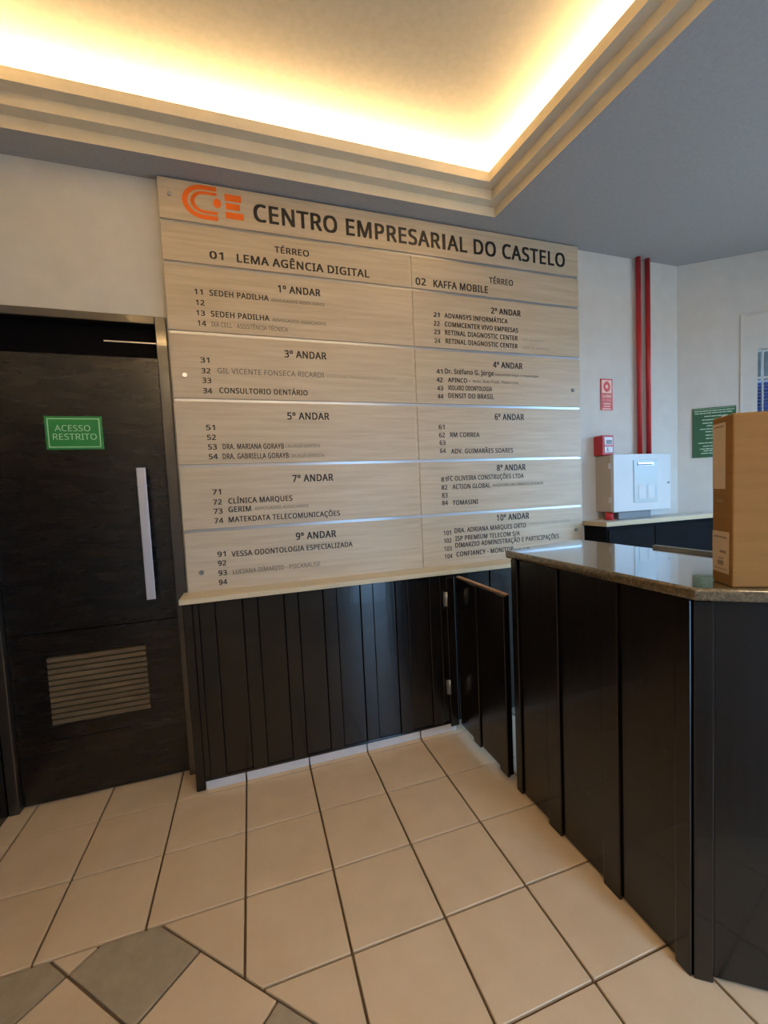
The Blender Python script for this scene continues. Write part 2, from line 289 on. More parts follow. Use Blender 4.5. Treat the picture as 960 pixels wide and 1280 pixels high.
'º':(302,'277,443 268,386 242,343 202,316 150,307 101,316 61,342 34,385 26,443 34,502 59,544 99,570 152,579 187,575 217,563 242,544 261,518 273,484;76,443 81,403 94,373 117,356 151,350 185,356 208,373 221,403 225,443 221,485 208,514 185,531 151,536 117,531 94,514 81,485'),
'Á':(513,'437,0 368,177 141,177 73,0 0,0 224,575 289,575 512,0;282,415 274,438 263,473 255,500 247,468 238,438 230,415 165,241 346,241;374,749 353,722 323,688 290,656 259,629 213,629 213,638 239,674 266,717 289,757 374,757'),
'Ã':(513,'437,0 368,177 141,177 73,0 0,0 224,575 289,575 512,0;282,415 274,438 263,473 255,500 247,468 238,438 230,415 165,241 346,241;108,629 117,672 136,704 162,724 196,731 231,725 262,709 291,692 318,686 335,689 347,697 362,732 403,732 393,690 375,658 349,637 315,630 282,636 251,652 221,668 193,675 176,672 164,664 149,629'),
'Ç':(507,'323,517 280,513 241,502 206,482 178,456 155,423 139,383 129,337 125,286 131,220 147,164 175,117 213,83 262,62 322,55 394,62 460,78 460,15 393,-2 312,-8 232,1 166,28 115,72 78,131 56,203 49,287 53,349 67,406 89,456 120,499 159,534 206,559 261,575 324,581 367,578 409,572 448,561 482,547 453,486 394,508 360,515;379,-111 372,-146 350,-171 313,-187 261,-192 238,-191 221,-188 221,-144 240,-147 263,-148 288,-146 307,-141 319,-130 322,-113 317,-95 301,-83 249,-69 284,0 330,0 310,-43 345,-55 370,-77 377,-92'),
'É':(446,'398,0 78,0 78,573 398,573 398,509 150,509 150,330 383,330 383,268 150,268 150,63 398,63;363,749 342,722 312,688 279,656 249,629 202,629 202,638 228,674 256,717 278,757 363,757'),
'Ê':(446,'398,0 78,0 78,573 398,573 398,509 150,509 150,330 383,330 383,268 150,268 150,63 398,63;280,757 308,717 345,674 380,638 380,629 330,629 287,660 243,701 200,661 157,629 109,629 109,638 143,674 180,717 208,757'),
'Í':(272,'239,0 32,0 32,42 99,57 99,515 32,531 32,573 239,573 239,531 172,515 172,57 239,42;255,749 234,722 204,688 171,656 140,629 94,629 94,638 120,674 148,717 170,757 255,757'),
'Õ':(626,'577,287 573,224 561,166 540,116 510,73 473,38 428,13 375,-3 314,-8 251,-3 196,13 151,39 114,73 85,116 65,167 53,224 49,288 56,370 78,442 114,500 166,545 232,572 314,581 393,572 459,545 510,501 547,442 570,370;125,287 130,220 145,163 171,117 207,83 255,62 314,55 373,62 420,83 456,117 481,163 496,220 501,287 490,384 456,457 421,491 373,511 314,518 255,511 207,490 171,457 145,411 130,354;167,629 176,672 194,704 221,724 255,731 289,725 321,709 350,692 377,686 393,689 405,697 421,732 461,732 452,690 434,658 408,637 374,630 341,636 309,652 279,668 252,675 235,672 223,664 208,629'),
'é':(452,'234,438 286,432 329,414 364,385 390,346 406,299 411,244 411,201 117,201 127,137 154,90 197,62 254,52 327,60 392,82 392,20 327,-1 251,-8 194,-2 143,17 101,48 70,91 51,146 44,212 50,277 68,333 96,378 134,411 181,431;233,380 188,372 154,348 130,309 119,257 338,257 335,292 326,322 312,346 292,364 266,376;347,606 326,579 296,546 263,513 233,486 186,486 186,496 212,532 240,575 262,614 347,614'),
' ':(208,''),
}
GLYPHS['|'] = (290, '95,0 95,573 195,573 195,0')

CAP = 573
def glyph_layers(ch, memo={}):
    """outer contours of a letter, each with the holes that lie in it"""
    if ch in memo: return memo[ch]
    adv, data = GLYPHS[ch]
    cs = [[tuple(int(q) for q in p.split(',')) for p in sp.split()] for sp in (data.split(';') if data else [])]
    ar = lambda c: sum(c[i][0] * c[(i + 1) % len(c)][1] - c[(i + 1) % len(c)][0] * c[i][1] for i in range(len(c)))
    big = max(cs, key=lambda c: abs(ar(c))) if cs else None
    outs = [c for c in cs if ar(c) * ar(big) > 0]
    res = [[c] for c in outs]
    for h in (c for c in cs if ar(c) * ar(big) < 0):
        x, y = h[0]
        for o in res:
            c = o[0]; ins = False
            for i in range(len(c)):
                (xa, ya), (xb, yb) = c[i], c[(i + 1) % len(c)]
                if (ya > y) != (yb > y) and x < (xb - xa) * (y - ya) / (yb - ya) + xa: ins = not ins
            if ins: o.append(h); break
    memo[ch] = (adv, res)
    return memo[ch]

def text_geo(mb, body, x0, x1, z, h, y, bold=.012, mapf=None):
    """flat lettering fitted between x0 and x1, cap height h; appended to a mesh builder"""
    mes = []
    for lay in range(4):
        cu = bpy.data.curves.new('t', 'CURVE'); cu.dimensions = '2D'; cu.fill_mode = 'BOTH'
        px = 0
        for ch in body:
            adv, parts = glyph_layers(ch)
            if lay < len(parts):
                for pts in parts[lay]:
                    sl = cu.splines.new('POLY'); sl.points.add(len(pts) - 1); sl.use_cyclic_u = True
                    for k, p in enumerate(pts): sl.points[k].co = ((px + p[0]) / CAP, p[1] / CAP, 0, 1)
            px += adv + bold * 900
        if len(cu.splines):
            to = bpy.data.objects.new('t', cu); COL.objects.link(to)
            dg = bpy.context.evaluated_depsgraph_get()
            mes.append(bpy.data.meshes.new_from_object(to.evaluated_get(dg)))
            bpy.data.objects.remove(to)
        bpy.data.curves.remove(cu)
    xs = [v.co.x for me in mes for v in me.vertices]
    ax, bx = min(xs) - bold, max(xs) + bold; sx = (x1 - x0) / (bx - ax)
    # weight comes from laying the outline down again, slightly shifted
    sh = [(0, 0)] if bold < .005 else [(-bold, -bold * .55), (bold, -bold * .55), (-bold, bold * .55), (bold, bold * .55)]
    for me in mes:
        for kk, (ox, oz) in enumerate(sh):
            n = len(mb.v)
            for v in me.vertices:
                qx, qz = x0 + (v.co.x + ox - ax) * sx, z + (v.co.y + oz) * h
                mb.v.append(mapf(qx, qz) if mapf else (qx, y - .0006 * kk, qz))
            for p in me.polygons: mb.f.append([n + i for i in p.vertices])
        bpy.data.meshes.remove(me)

# ------------------------------------------------------------------ room shell
YW = .633                                 # back wall plane
wb = MB()
wb.box(-3.80, 7.2, YW, 1.0, 0, H); wb.box(-6.5, -3.80, YW, 1.0, 7.34, H); wb.box(-6.5, -6.27, YW, 1.0, 0, 7.34)
wb.box(-6.27, -3.80, .86, 1.0, 0, 7.34)  # unseen backing behind the door, added to stop outside light leaking through
struct(wb.build('wall_back', m_wall))
struct(MB().box(-6.7, -6.36, -9.9, .633, 0, H).build('wall_left', m_wall))
# angled wall on the right, running from the corner
P0 = (7.06, YW); E = (.806, -.592); N = (-.592, -.806)     # along, into the room
def WR(s, off=0): return (P0[0] + E[0] * s + N[0] * off, P0[1] + E[1] * s + N[1] * off)
ws0, ws1, wz0, wz1 = 1.555, 2.75, 4.7, 7.30               # window in it
mb = MB()
mb.obox(P0, E, N, 0, ws0, -.3, 0, 0, H); mb.obox(P0, E, N, ws1, 3.3, -.3, 0, 0, H)
mb.obox(P0, E, N, ws0, ws1, -.3, 0, 0, wz0); mb.obox(P0, E, N, ws0, ws1, -.3, 0, wz1, H)
struct(mb.build('wall_angled', m_wall))
xr = 9.70
mb = MB()
mb.box(xr, xr + .3, -2.7, -1.2, 0, H); mb.box(xr, xr + .3, -9.9, -9.3, 0, H); mb.box(xr, xr + .3, -9.3, -2.7, 8, H); mb.box(xr, xr + .3, -9.3, -2.7, 0, .6)
struct(mb.build('wall_right', m_wall))
mb = MB()
mb.box(-6.7, 1.0, -9.9, -9.6, 0, H); mb.box(2.6, 10, -9.9, -9.6, 0, H); mb.box(1.0, 2.6, -9.9, -9.6, 7.0, H)
struct(mb.build('wall_front', m_wall))

# ceiling: soffit with the opening, stepped cornice, raised tray
def inset(d):
    pts = [Vector(p) for p in (OA, OB, OC, OD)]; out = []
    for i in range(4):
        a, b, c = pts[i - 1], pts[i], pts[(i + 1) % 4]
        d1 = (b - a).normalized(); d2 = (c - b).normalized()
        n1 = Vector((d1.y, -d1.x)); n2 = Vector((d2.y, -d2.x))      # clockwise polygon: inward is right
        k = (n1 + n2); k = k / k.dot(n1)
        out.append(b + k * d)
    return out
def ring(mb, d0, z0, d1, z1):
    A, B = inset(d0), inset(d1)
    for i in range(4):
        j = (i + 1) % 4
        mb.poly([(*A[i], z0), (*A[j], z0), (*B[j], z1), (*B[i], z1)])
O = inset(0)
ce = MB()
big = [(-6.7, 1.0), (10.0, 1.0), (10.0, -9.9), (-6.7, -9.9)]
for i in range(4):
    j = (i + 1) % 4
    ce.poly([(*big[i], H), (*big[j], H), (*O[j], H), (*O[i], H)])
ceil = struct(ce.build('ceiling', m_ceil))
co = MB()
T = .05
prof = [(0, H), (0, H + SH), (SD, H + SH), (SD, H + 2 * SH), (2 * SD, H + 2 * SH), (2 * SD, H + 3 * SH), (2 * SD - T, H + 3 * SH), (2 * SD - T, H + 2 * SH + .04), (-.75, H + 2 * SH + .04)]
for (a, z0), (b, z1) in zip(prof, prof[1:]): ring(co, a, z0, b, z1)
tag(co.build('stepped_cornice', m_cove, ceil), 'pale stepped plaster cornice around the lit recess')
dm = MB()
ring(dm, -.75, H + 2 * SH + .04, -.75, DOME - .12); ring(dm, -.75, DOME - .12, -.6, DOME)
dm.poly([(*p, DOME) for p in inset(-.6)])
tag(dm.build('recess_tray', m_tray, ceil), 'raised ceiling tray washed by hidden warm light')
struct(MB().box(-7.2, 10.4, -13, 1.5, DOME + .1, DOME + .3).build('trim_1', m_ceil))

# ------------------------------------------------------------------ floor tiles
fl = struct(MB().box(-6.7, 10, -9.9, 1.0, -.15, -.035).build('floor', m_grout))
fl['_b'] = (0, 0, 0)
g = .0125
def clip(poly, a, b, c):                 # keep a*x+b*y >= c
    out = []
    for i in range(len(poly)):
        p, q = poly[i], poly[(i + 1) % len(poly)]
        fp, fq = a * p[0] + b * p[1] - c, a * q[0] + b * q[1] - c
        if fp >= 0: out.append(p)
        if fp * fq < 0:
            t = fp / (fp - fq); out.append((p[0] + (q[0] - p[0]) * t, p[1] + (q[1] - p[1]) * t))
    return out
def parea(p): return abs(sum(p[i][0] * p[(i + 1) % len(p)][1] - p[(i + 1) % len(p)][0] * p[i][1] for i in range(len(p)))) / 2
r2 = math.sqrt(2)
full = None
for i in range(-7, 10):
    for j in range(-9, 1):
        if i > 2 and j < -7: continue
        x0, x1, y0, y1 = i + g, i + 1 - g, j + g, j + 1 - g
        x0 = max(x0, -6.36)
        if j == 0: y1 = .80
        sq = [(x0, y0), (x1, y0), (x1, y1), (x0, y1)]
        cut = False
        if j < -2:
            if x0 + y0 < -5.85:
                sq = clip(sq, 1, 1, -5.85 + g * r2); cut = True
        if len(sq) < 3 or parea(sq) < .004: continue
        if not cut and i > -7 and j < 0:
            if full is None:
                full = MB().box(g, 1 - g, g, 1 - g, -.035, 0).build('tile', m_tile, fl, base=(0, 0, 0), bevel=.006, seg=1)
                full.location = Vector((i, j, 0)) * U
            else:
                t = full.copy(); COL.objects.link(t); t.parent = fl; t.location = Vector((i, j, 0)) * U
        else:
            c = (sum(p[0] for p in sq) / len(sq), sum(p[1] for p in sq) / len(sq))
            t = MB().prism(sq, -.035, 0).build('tile', m_tile, fl, base=(*c, 0), bevel=.006, seg=1)
            t.location = Vector((*c, 0)) * U
s2 = r2
for a in range(-4, 1):
    for b in range(-3, 5):
        sl, sh = -6.84 + a * s2 + g * r2, -6.84 + (a + 1) * s2 - g * r2
        dl, dh = -2.40 + b * s2 + g * r2, -2.40 + (b + 1) * s2 - g * r2
        P = lambda s_, d_: ((s_ + d_) / 2, (s_ - d_) / 2)
        sq = [P(sl, dl), P(sh, dl), P(sh, dh), P(sl, dh)]
        sq = clip(sq, 0, -1, 2 + g); 
        if len(sq) > 2: sq = clip(sq, -1, -1, 5.85 + g * r2)
        if len(sq) > 2: sq = clip(sq, 1, 0, -6.36)
        if len(sq) > 2: sq = clip(sq, 0, 1, -9)
        if len(sq) < 3 or parea(sq) < .004: continue
        c = (sum(p[0] for p in sq) / len(sq), sum(p[1] for p in sq) / len(sq))
        grey = (a + b) % 2 == 0
        t = MB().prism(sq, -.035, 0).build('tile', m_tileg if grey else m_tile, fl, base=(*c, 0), bevel=.006, seg=1)
        t.location = Vector((*c, 0)) * U
        if grey: t['label'] = 'grey diamond-laid inlay tile'

# ------------------------------------------------------------------ door
d1 = empty('door_1', (-5.0, .70, 0), kind='structure')
fr = MB()
fr.box(-3.885, -3.725, .585, .80, 0, 7.34); fr.box(-6.305, -6.17, .585, .80, 0, 7.34); fr.box(-6.17, -3.885, .585, .80, 7.215, 7.34)
tag(fr.build('door_frame', m_frame, d1, bevel=.012), 'brown wooden door frame catching warm light on its head')
tag(MB().box(-6.17, -3.885, .76, .80, 6.74, 7.215).build('transom_panel', m_black, d1), 'black recessed panel over the door')
tag(MB().box(-4.62, -3.885, .735, .76, 6.968, 6.985).build('transom_track', m_steel, d1), 'thin metal track')
YD = .69
segs = [(.03, .955), (.965, 2.61), (2.62, 6.735)]
for z0, z1 in segs:
    if z0 == .965:
        lp = MB()
        lp.box(-6.16, -5.71, YD, .78, z0, z1); lp.box(-4.385, -3.895, YD, .78, z0, z1)
        lp.box(-5.71, -4.385, YD, .78, z0, 1.20); lp.box(-5.71, -4.385, YD, .78, 2.255, z1)
        lp.box(-5.71, -4.385, .765, .78, 1.20, 2.255)
        lp.build('door_panel', m_door, d1)
    else:
        MB().box(-6.16, -3.895, YD, .78, z0, z1).build('door_panel', m_door, d1, bevel=.006, seg=1)
vent = tag(MB().box(-5.71, -4.385, .755, .766, 1.20, 2.255).build('vent_backing', m_black, d1), 'black vent opening low in the door')
ns = 12; pz = (2.25 - 1.205) / ns
for k in range(ns):
    z = 1.205 + k * pz
    b = MB()
    n = [(-5.705, .752, z + .014), (-4.39, .752, z + .014), (-4.39, YD - .006, z + .0), (-5.705, YD - .006, z + .0)]
    top = [(-5.705, .752, z + .074), (-4.39, .752, z + .074), (-4.39, YD - .006, z + .060), (-5.705, YD - .006, z + .060)]
    b.v = n + top; b.f = [[0, 1, 2, 3], [4, 7, 6, 5], [0, 4, 5, 1], [1, 5, 6, 2], [2, 6, 7, 3], [3, 7, 4, 0]]
    b.build('slat', m_brass, vent)
hd = MB(); hd.box(-4.28, -4.155, .50, .535, 2.99, 5.03)
h = tag(hd.build('door_handle', m_handle, d1, bevel=.008), 'long flat silver pull handle')
for z in (3.25, 4.77): MB().tube((-4.22, .53, z), (-4.22, YD, z), .035).build('handle_standoff', m_steel, h, smooth=True)
# restricted access sign
sg = empty('door_sign', (-5.08, YD - .012, 5.58), 'green rectangular door sign reading ACESSO RESTRITO', 'sign')
MB().box(-5.445, -4.72, YD - .016, YD - .002, 5.335, 5.825).build('plate', m_green, sg)
b = MB(); w = .014
X0, X1, Z0, Z1, yy = -5.445 + .03, -4.72 - .03, 5.335 + .03, 5.825 - .03, YD - .0165
for q in ((X0, X1, Z0, Z0 + w), (X0, X1, Z1 - w, Z1), (X0, X0 + w, Z0, Z1), (X1 - w, X1, Z0, Z1)): b.box(q[0], q[1], yy - .002, yy, q[2], q[3])
b.build('border', m_greenp, sg)
b = MB()
text_geo(b, 'ACESSO', -5.325, -4.875, 5.605, .088, YD - .0185, .008)
text_geo(b, 'RESTRITO', -5.355, -4.80, 5.480, .088, YD - .0185, .008)
b.build('lettering', m_greenp, sg)
# dark panelling on the return wall beside the door
pn = empty('trim_2', (-6.33, -3, 0), kind='structure')
for k in range(7):
    MB().box(-6.36, -6.31, .62 - (k + 1) * 1.0 + .01, .62 - k * 1.0, 0.001, 7.3).build('panel', m_dark, pn, bevel=.006, seg=1)

# ------------------------------------------------------------------ panelled low cabinet under the sign
XD0, XD1, YDa = -3.73, 4.15, .10
cb = empty('low_cabinet', (0, YDa, 0), 'long low dark cabinet clad in vertical boards below the directory board', 'cabinet')
MB().box(XD0, XD1, YDa + .03, YW, .17, 2.95).build('carcass', m_dark, cb)
MB().box(XD0, -3.60, YDa - .01, YW, 0.001, 2.95).build('end_stile', m_dark, cb, bevel=.008, seg=1)
x = -3.51 + 0.0
edges = []
xs = [(-3.60, -3.51, 0)]
x = -3.51
k = 0
while x < XD1 - .05:
    w_ = .225 if k % 2 == 0 else .405
    xs.append((x, min(x + w_, XD1), 1 if k % 2 == 0 else 0)); x += w_; k += 1
for a, b_, bat in xs:
    f = YDa - (.022 if bat else 0)
    MB().box(a + .002, b_ - .002, f, YDa + .03, .17, 2.95).build('batten' if bat else 'board', m_dark, cb, bevel=.010)
MB().box(-3.595, .60, YDa - .03, YDa + .03, .150, .185).build('bottom_rail', m_dark, cb, bevel=.008)
for i in range(-4, 1):
    a, b_ = max(i + .01, -3.59), min(i + 1 - .01, .72)
    if b_ - a < .1: continue
    MB().box(a, b_, YDa - .012, YDa + .05, 0.001, .150).build('skirting_tile', m_skirt, cb, bevel=.006, seg=1)
MB().box(.605, .775, YDa - .04, YDa + .03, .10, 2.90).build('gate_stile', m_dark, cb, bevel=.012)

# ledge: top board of the cabinet under the sign
ld = MB().box(-3.76, 4.13, .0, .55, 2.955, 3.035).build('ledge', m_ledge, base=(0, .2, 2.955), bevel=.006)
tag(ld, 'long pale wooden ledge running under the directory board', 'ledge')

# ------------------------------------------------------------------ gate
GX, GZ0, GZ1 = .79, .13, 2.90
gt = empty('counter_gate', (GX, .02, GZ0), 'dark slatted half-height swing gate between low cabinet and reception counter', 'gate')
MB().box(GX + .02, GX + .07, -1.53, .02, GZ0, GZ1).build('leaf', m_dark, gt)
gb = [(.02, -.48, 0), (-.48, -.72, 1), (-.72, -1.30, 0), (-1.30, -1.53, 1)]
for a, b_, bat in gb:
    f = GX - (.028 if bat else 0)
    MB().box(f, GX + .02, b_ + .004, a - .004, GZ0 - (.03 if bat else 0), GZ1 - .02).build('batten' if bat else 'board', m_dark, gt, bevel=.010)
tag(MB().box(GX + .005, GX + .07, -1.53, .02, GZ1 - .02, GZ1 + .01).build('top_edge', m_edge, gt, bevel=.004, seg=1), 'pale raw-edged wooden capping')
for z in (2.50, .86):
    hg = tag(MB().box(.545, .60, YDa - .05, YDa - .024, z - .13, z + .13).build('hinge', m_steel, gt, bevel=.006), 'small steel hinge')
    MB().tube((.60, YDa - .055, z - .13), (.60, YDa - .055, z + .13), .018).build('hinge_barrel', m_steel, hg, smooth=True)

# ------------------------------------------------------------------ reception counter
CX, CY0, CY1 = .85, -1.66, -4.27
ct = empty('reception_counter', (CX, CY1, 0), 'dark board-clad reception counter turning a corner at the right', 'counter')
ce_, cn = E, (.592, .806)                       # second face runs parallel to the angled wall
def CC(s, off=0, o=(CX, CY1)): return (o[0] + ce_[0] * s + cn[0] * off, o[1] + ce_[1] * s + cn[1] * off)
L2 = 4.2
def corner_in(off):                             # inner corner where x=CX+off meets the line offset by off
    s = (CX + off - CX - cn[0] * off) / ce_[0]
    return CC(s, off)
body = [(CX + .02, CY0), (CX + .02, CY1 + .01), CC(L2, .02), CC(L2, 1.1), corner_in(1.1), (CX + 1.1, CY0)]
MB().prism(body, .02, 3.455).build('carcass', m_dark, ct)
ys = [(-1.66, -1.80, 1), (-1.80, -2.37, 0), (-2.37, -2.62, 1), (-2.62, -3.285, 0), (-3.285, -3.52, 1), (-3.52, -4.13, 0), (-4.13, -4.285, 1)]
for a, b_, bat in ys:
    f = CX - (.035 if bat else 0)
    MB().box(f, CX + .02, b_ + .004, a - .004, .005 if bat else .03, 3.45).build('batten' if bat else 'board', m_dark, ct, bevel=.012)
s = 0.0; k = 0
while s < L2 - .1:
    w_ = .16 if k == 0 else (.24 if k % 2 == 0 else .66)
    bat = k % 2 == 0
    MB().obox((CX, CY1), ce_, cn, s + .004, min(s + w_, L2) - .004, -.035 if bat else 0, .02, .005 if bat else .03, 3.45).build('batten' if bat else 'board', m_dark, ct, bevel=.012)
    s += w_; k += 1
# stone top
o2 = (.77, -4.36)
d_in = 1.66
si = (d_in - cn[0] * d_in) / ce_[0]
ci = CC(si, d_in, o2)
stone = [(.80, -1.57), (.77, -1.62), (.77, -4.36), CC(L2 + .1, 0, o2), CC(L2 + .1, d_in, o2), ci, (.77 + d_in, -1.24), (.88, -1.545)]
st = MB().prism(stone, 3.462, 3.57)
so = st.build('stone_top', m_stone, base=(.77, -4.36, 3.46), bevel=.048, seg=5)
for p in so.data.polygons: p.use_smooth = p.area < .02
tag(so, 'polished dark brown granite top with rounded edge on the reception counter', 'countertop')

# low dark upstand behind the stone
b = MB(); b.box(2.445, 2.50, -3.48, -2.56, 2.31, 3.61)
up_ = b.build('rear_screen', m_grey, base=(2.5, -2.8, 2.3), bevel=.008)
tag(up_, 'low dark grey board standing behind the stone countertop, beside the carton', 'board')
dk = empty('inner_desk', (2.9, -2.8, 0), 'dark lower desk on the staff side of the reception counter', 'desk')
MB().box(1.97, 3.2, -3.6, -1.8, 2.22, 2.30).build('desk_top', m_dark, dk, bevel=.01)
MB().box(3.1, 3.18, -3.55, -3.45, 0.001, 2.22).build('leg', m_dark, dk)
MB().box(3.1, 3.18, -1.95, -1.85, 0.001, 2.22).build('leg', m_dark, dk)

# carton on the stone
bo = (1.035, -4.475); be = (.873, -.488); bn = (.488, .873)
ZB, ZT = 3.571, 4.985
bx = empty('carton', (1.4, -4.5, ZB), 'tall narrow brown cardboard carton standing on the granite countertop', 'box')
b = MB(); b.obox(bo, be, bn, 0, 1.05, 0, .30, ZB, ZT)
b.build('carton_body', m_card, bx, bevel=.014)
def side(u, z, off=.004): return (bo[0] + bn[0] * u - be[0] * off, bo[1] + bn[1] * u - be[1] * off, z)
def lab(name, u0, u1, z0, z1, m, off=.004, t=.003):
    q = MB(); A = [side(u0, z0, off), side(u1, z0, off), side(u1, z1, off), side(u0, z1, off)]; B = [side(u0, z0, off - t), side(u1, z0, off - t), side(u1, z1, off - t), side(u0, z1, off - t)]
    q.v = A + B; q.f = [[0, 1, 2, 3], [7, 6, 5, 4], [0, 4, 5, 1], [1, 5, 6, 2], [2, 6, 7, 3], [3, 7, 4, 0]]
    return q.build(name, m, bx)
tag(lab('shipping_label', .10, .285, 4.38, 4.93, m_paper), 'upper tan shipping label')
tag(lab('shipping_label', .045, .285, 3.67, 4.02, m_paper), 'lower tan printed label')
lab('label_print', .12, .26, 4.895, 4.905, m_print, .008)
for z0, z1, u0, u1 in ((3.965, 3.98, .07, .25), (3.84, 3.862, .08, .17), (3.79, 3.798, .12, .19), (3.735, 3.772, .12, .20), (3.70, 3.706, .07, .25)):
    lab('label_print', u0, u1, z0, z1, m_print, .008)
lab('stamp_print', .14, .22, 4.27, 4.29, m_print, .002)
MB().obox(bo, be, bn, -.002, 1.052, .135, .165, ZT - .01, ZT + .004).build('packing_tape', m_paper, bx)

# ------------------------------------------------------------------ directory board
YS = .50
XL, XM1, XM2, XR = -3.69, .325, .365, 4.10
zr = [9.375, 8.751, 8.14, 7.104, 6.07, 5.036, 4.006, 3.03]
db = empty('directory_board', (0, YS, 3.03), 'large light wood directory board of stacked panels headed CENTRO EMPRESARIAL DO CASTELO', 'sign')
MB().box(XL + .01, XR - .01, YS + .025, YW - .001, 3.04, 9.36).build('backing', m_gap, db)
GP = .050
def panel(x0, x1, z0, z1, lab_):
    return tag(MB().box(x0, x1, YS, YS + .025, z0, z1).build('panel', m_sign, db, bevel=.005, seg=1), lab_)
TX = []      # filled from photo measurements
L = {}
L['header'] = (panel(XL, XR, zr[1] + GP / 2, zr[0], 'header panel with orange emblem and bold title'),
  [('CENTRO EMPRESAR|AL DO CASTELO', -2.322, 3.765, 8.925, 8.925, .262, 2)])
for i in range(1, 7): MB().box(XM1, XM2, YS + .010, YS + .025, zr[i + 1] + (GP / 2 if i < 6 else 0), zr[i] - GP / 2).build('cover_strip', m_sign, db)
def row(key, col, i, title, items):
    x0, x1 = (XL, XM1) if col == 0 else (XM2, XR)
    p = panel(x0, x1, zr[i + 1] + (GP / 2 if i < 6 else 0), zr[i] - GP / 2, title)
    L[key] = (p, items)
row('terreo01', 0, 1, 'panel for suite 01 on the TÉRREO row', [
  ('TÉRREO', -2.03, -1.469, 8.466, 8.482, 0.096, 1),
  ('01', -3.026, -2.821, 8.261, 8.253, 0.11, 2),
  ('LEMA AGÊNCIA DIGITAL', -2.623, -0.431, 8.259, 8.24, 0.124, 2),
])
row('terreo02', 1, 1, 'panel for suite 02 on the TÉRREO row', [
  ('TÉRREO', 1.968, 2.508, 8.408, 8.431, 0.106, 1),
  ('02', 0.436, 0.641, 8.23, 8.227, 0.121, 2),
  ('KAFFA MOBILE', 0.79, 1.939, 8.221, 8.225, 0.125, 2),
])
row('a1', 0, 2, '1º ANDAR panel', [
  ('1º ANDAR', -2.013, -1.314, 7.839, 7.854, 0.111, 2),
  ('11', -3.282, -3.16, 7.69, 7.691, 0.077, 1),
  ('SEDEH PADILHA', -3.064, -2.169, 7.691, 7.689, 0.085, 1),
  ('ADVOGADOS ASSOCIADOS', -2.135, -1.251, 7.692, 7.681, 0.047, 3),
  ('12', -3.271, -3.144, 7.529, 7.528, 0.077, 1),
  ('13', -3.275, -3.149, 7.371, 7.369, 0.077, 1),
  ('SEDEH PADILHA', -3.066, -2.176, 7.364, 7.375, 0.086, 1),
  ('ADVOGADOS ASSOCIADOS', -2.132, -1.244, 7.376, 7.367, 0.047, 3),
  ('14', -3.265, -3.142, 7.215, 7.215, 0.077, 1),
  ('IXA CELL - ASSISTÊNCIA TÉCNICA', -3.068, -1.891, 7.213, 7.22, 0.071, 3),
])
row('a3', 0, 3, '3º ANDAR panel', [
  ('3º ANDAR', -1.971, -1.27, 6.796, 6.806, 0.113, 2),
  ('31', -3.266, -3.134, 6.651, 6.65, 0.078, 1),
  ('32', -3.261, -3.128, 6.486, 6.484, 0.078, 1),
  ('GIL VICENTE FONSECA RICARDI', -3.028, -1.326, 6.492, 6.494, 0.083, 3),
  ('MÉDICO DO TRABALHO E CLÍNICO GERAL', -1.287, -0.013, 6.505, 6.496, 0.044, 4),
  ('33', -3.26, -3.126, 6.337, 6.335, 0.078, 1),
  ('34', -3.257, -3.123, 6.175, 6.173, 0.079, 1),
  ('CONSULTORIO DENTÁRIO', -3.019, -1.623, 6.177, 6.193, 0.084, 1),
])
row('a5', 0, 4, '5º ANDAR panel', [
  ('5º ANDAR', -1.986, -1.277, 5.776, 5.783, 0.114, 2),
  ('51', -3.255, -3.122, 5.599, 5.601, 0.079, 1),
  ('52', -3.25, -3.117, 5.443, 5.445, 0.08, 1),
  ('53', -3.246, -3.113, 5.292, 5.294, 0.08, 1),
  ('DRA. MARIANA GORAYB', -3.028, -2.071, 5.289, 5.302, 0.082, 1),
  ('CIRURGIÃ-DENTISTA', -2.046, -1.466, 5.306, 5.315, 0.051, 3),
  ('54', -3.244, -3.11, 5.14, 5.142, 0.08, 1),
  ('DRA. GABRIELLA GORAYB', -3.038, -2.001, 5.136, 5.145, 0.082, 1),
  ('CIRURGIÃ-DENTISTA', -1.986, -1.401, 5.139, 5.153, 0.052, 3),
])
row('a7', 0, 5, '7º ANDAR panel', [
  ('7º ANDAR', -1.964, -1.266, 4.733, 4.734, 0.114, 2),
  ('71', -3.232, -3.1, 4.576, 4.576, 0.081, 1),
  ('72', -3.23, -3.098, 4.413, 4.412, 0.081, 1),
  ('CLÍNICA MARQUES', -3.0, -1.983, 4.419, 4.415, 0.087, 1),
  ('73', -3.231, -3.097, 4.266, 4.267, 0.081, 1),
  ('GERIM', -3.009, -2.659, 4.276, 4.283, 0.086, 1),
  ('ADVOGADOS ASSOCIADOS', -2.604, -1.717, 4.29, 4.298, 0.051, 3),
  ('74', -3.233, -3.095, 4.111, 4.115, 0.081, 1),
  ('MATEKDATA TELECOMUNICAÇÕES', -3.015, -1.179, 4.12, 4.114, 0.085, 1),
])
row('a9', 0, 6, '9º ANDAR panel', [
  ('9º ANDAR', -1.964, -1.269, 3.755, 3.74, 0.115, 2),
  ('91', -3.222, -3.095, 3.568, 3.569, 0.082, 1),
  ('VESSA ODONTOLOGIA ESPECIALIZADA', -3.009, -0.984, 3.548, 3.556, 0.086, 1),
  ('92', -3.224, -3.095, 3.42, 3.421, 0.082, 1),
  ('93', -3.226, -3.096, 3.262, 3.263, 0.082, 1),
  ('LUCIANA DIMARZIO - PSICANALISE', -3.006, -1.576, 3.244, 3.277, 0.076, 3),
  ('94', -3.231, -3.1, 3.109, 3.111, 0.082, 1),
])
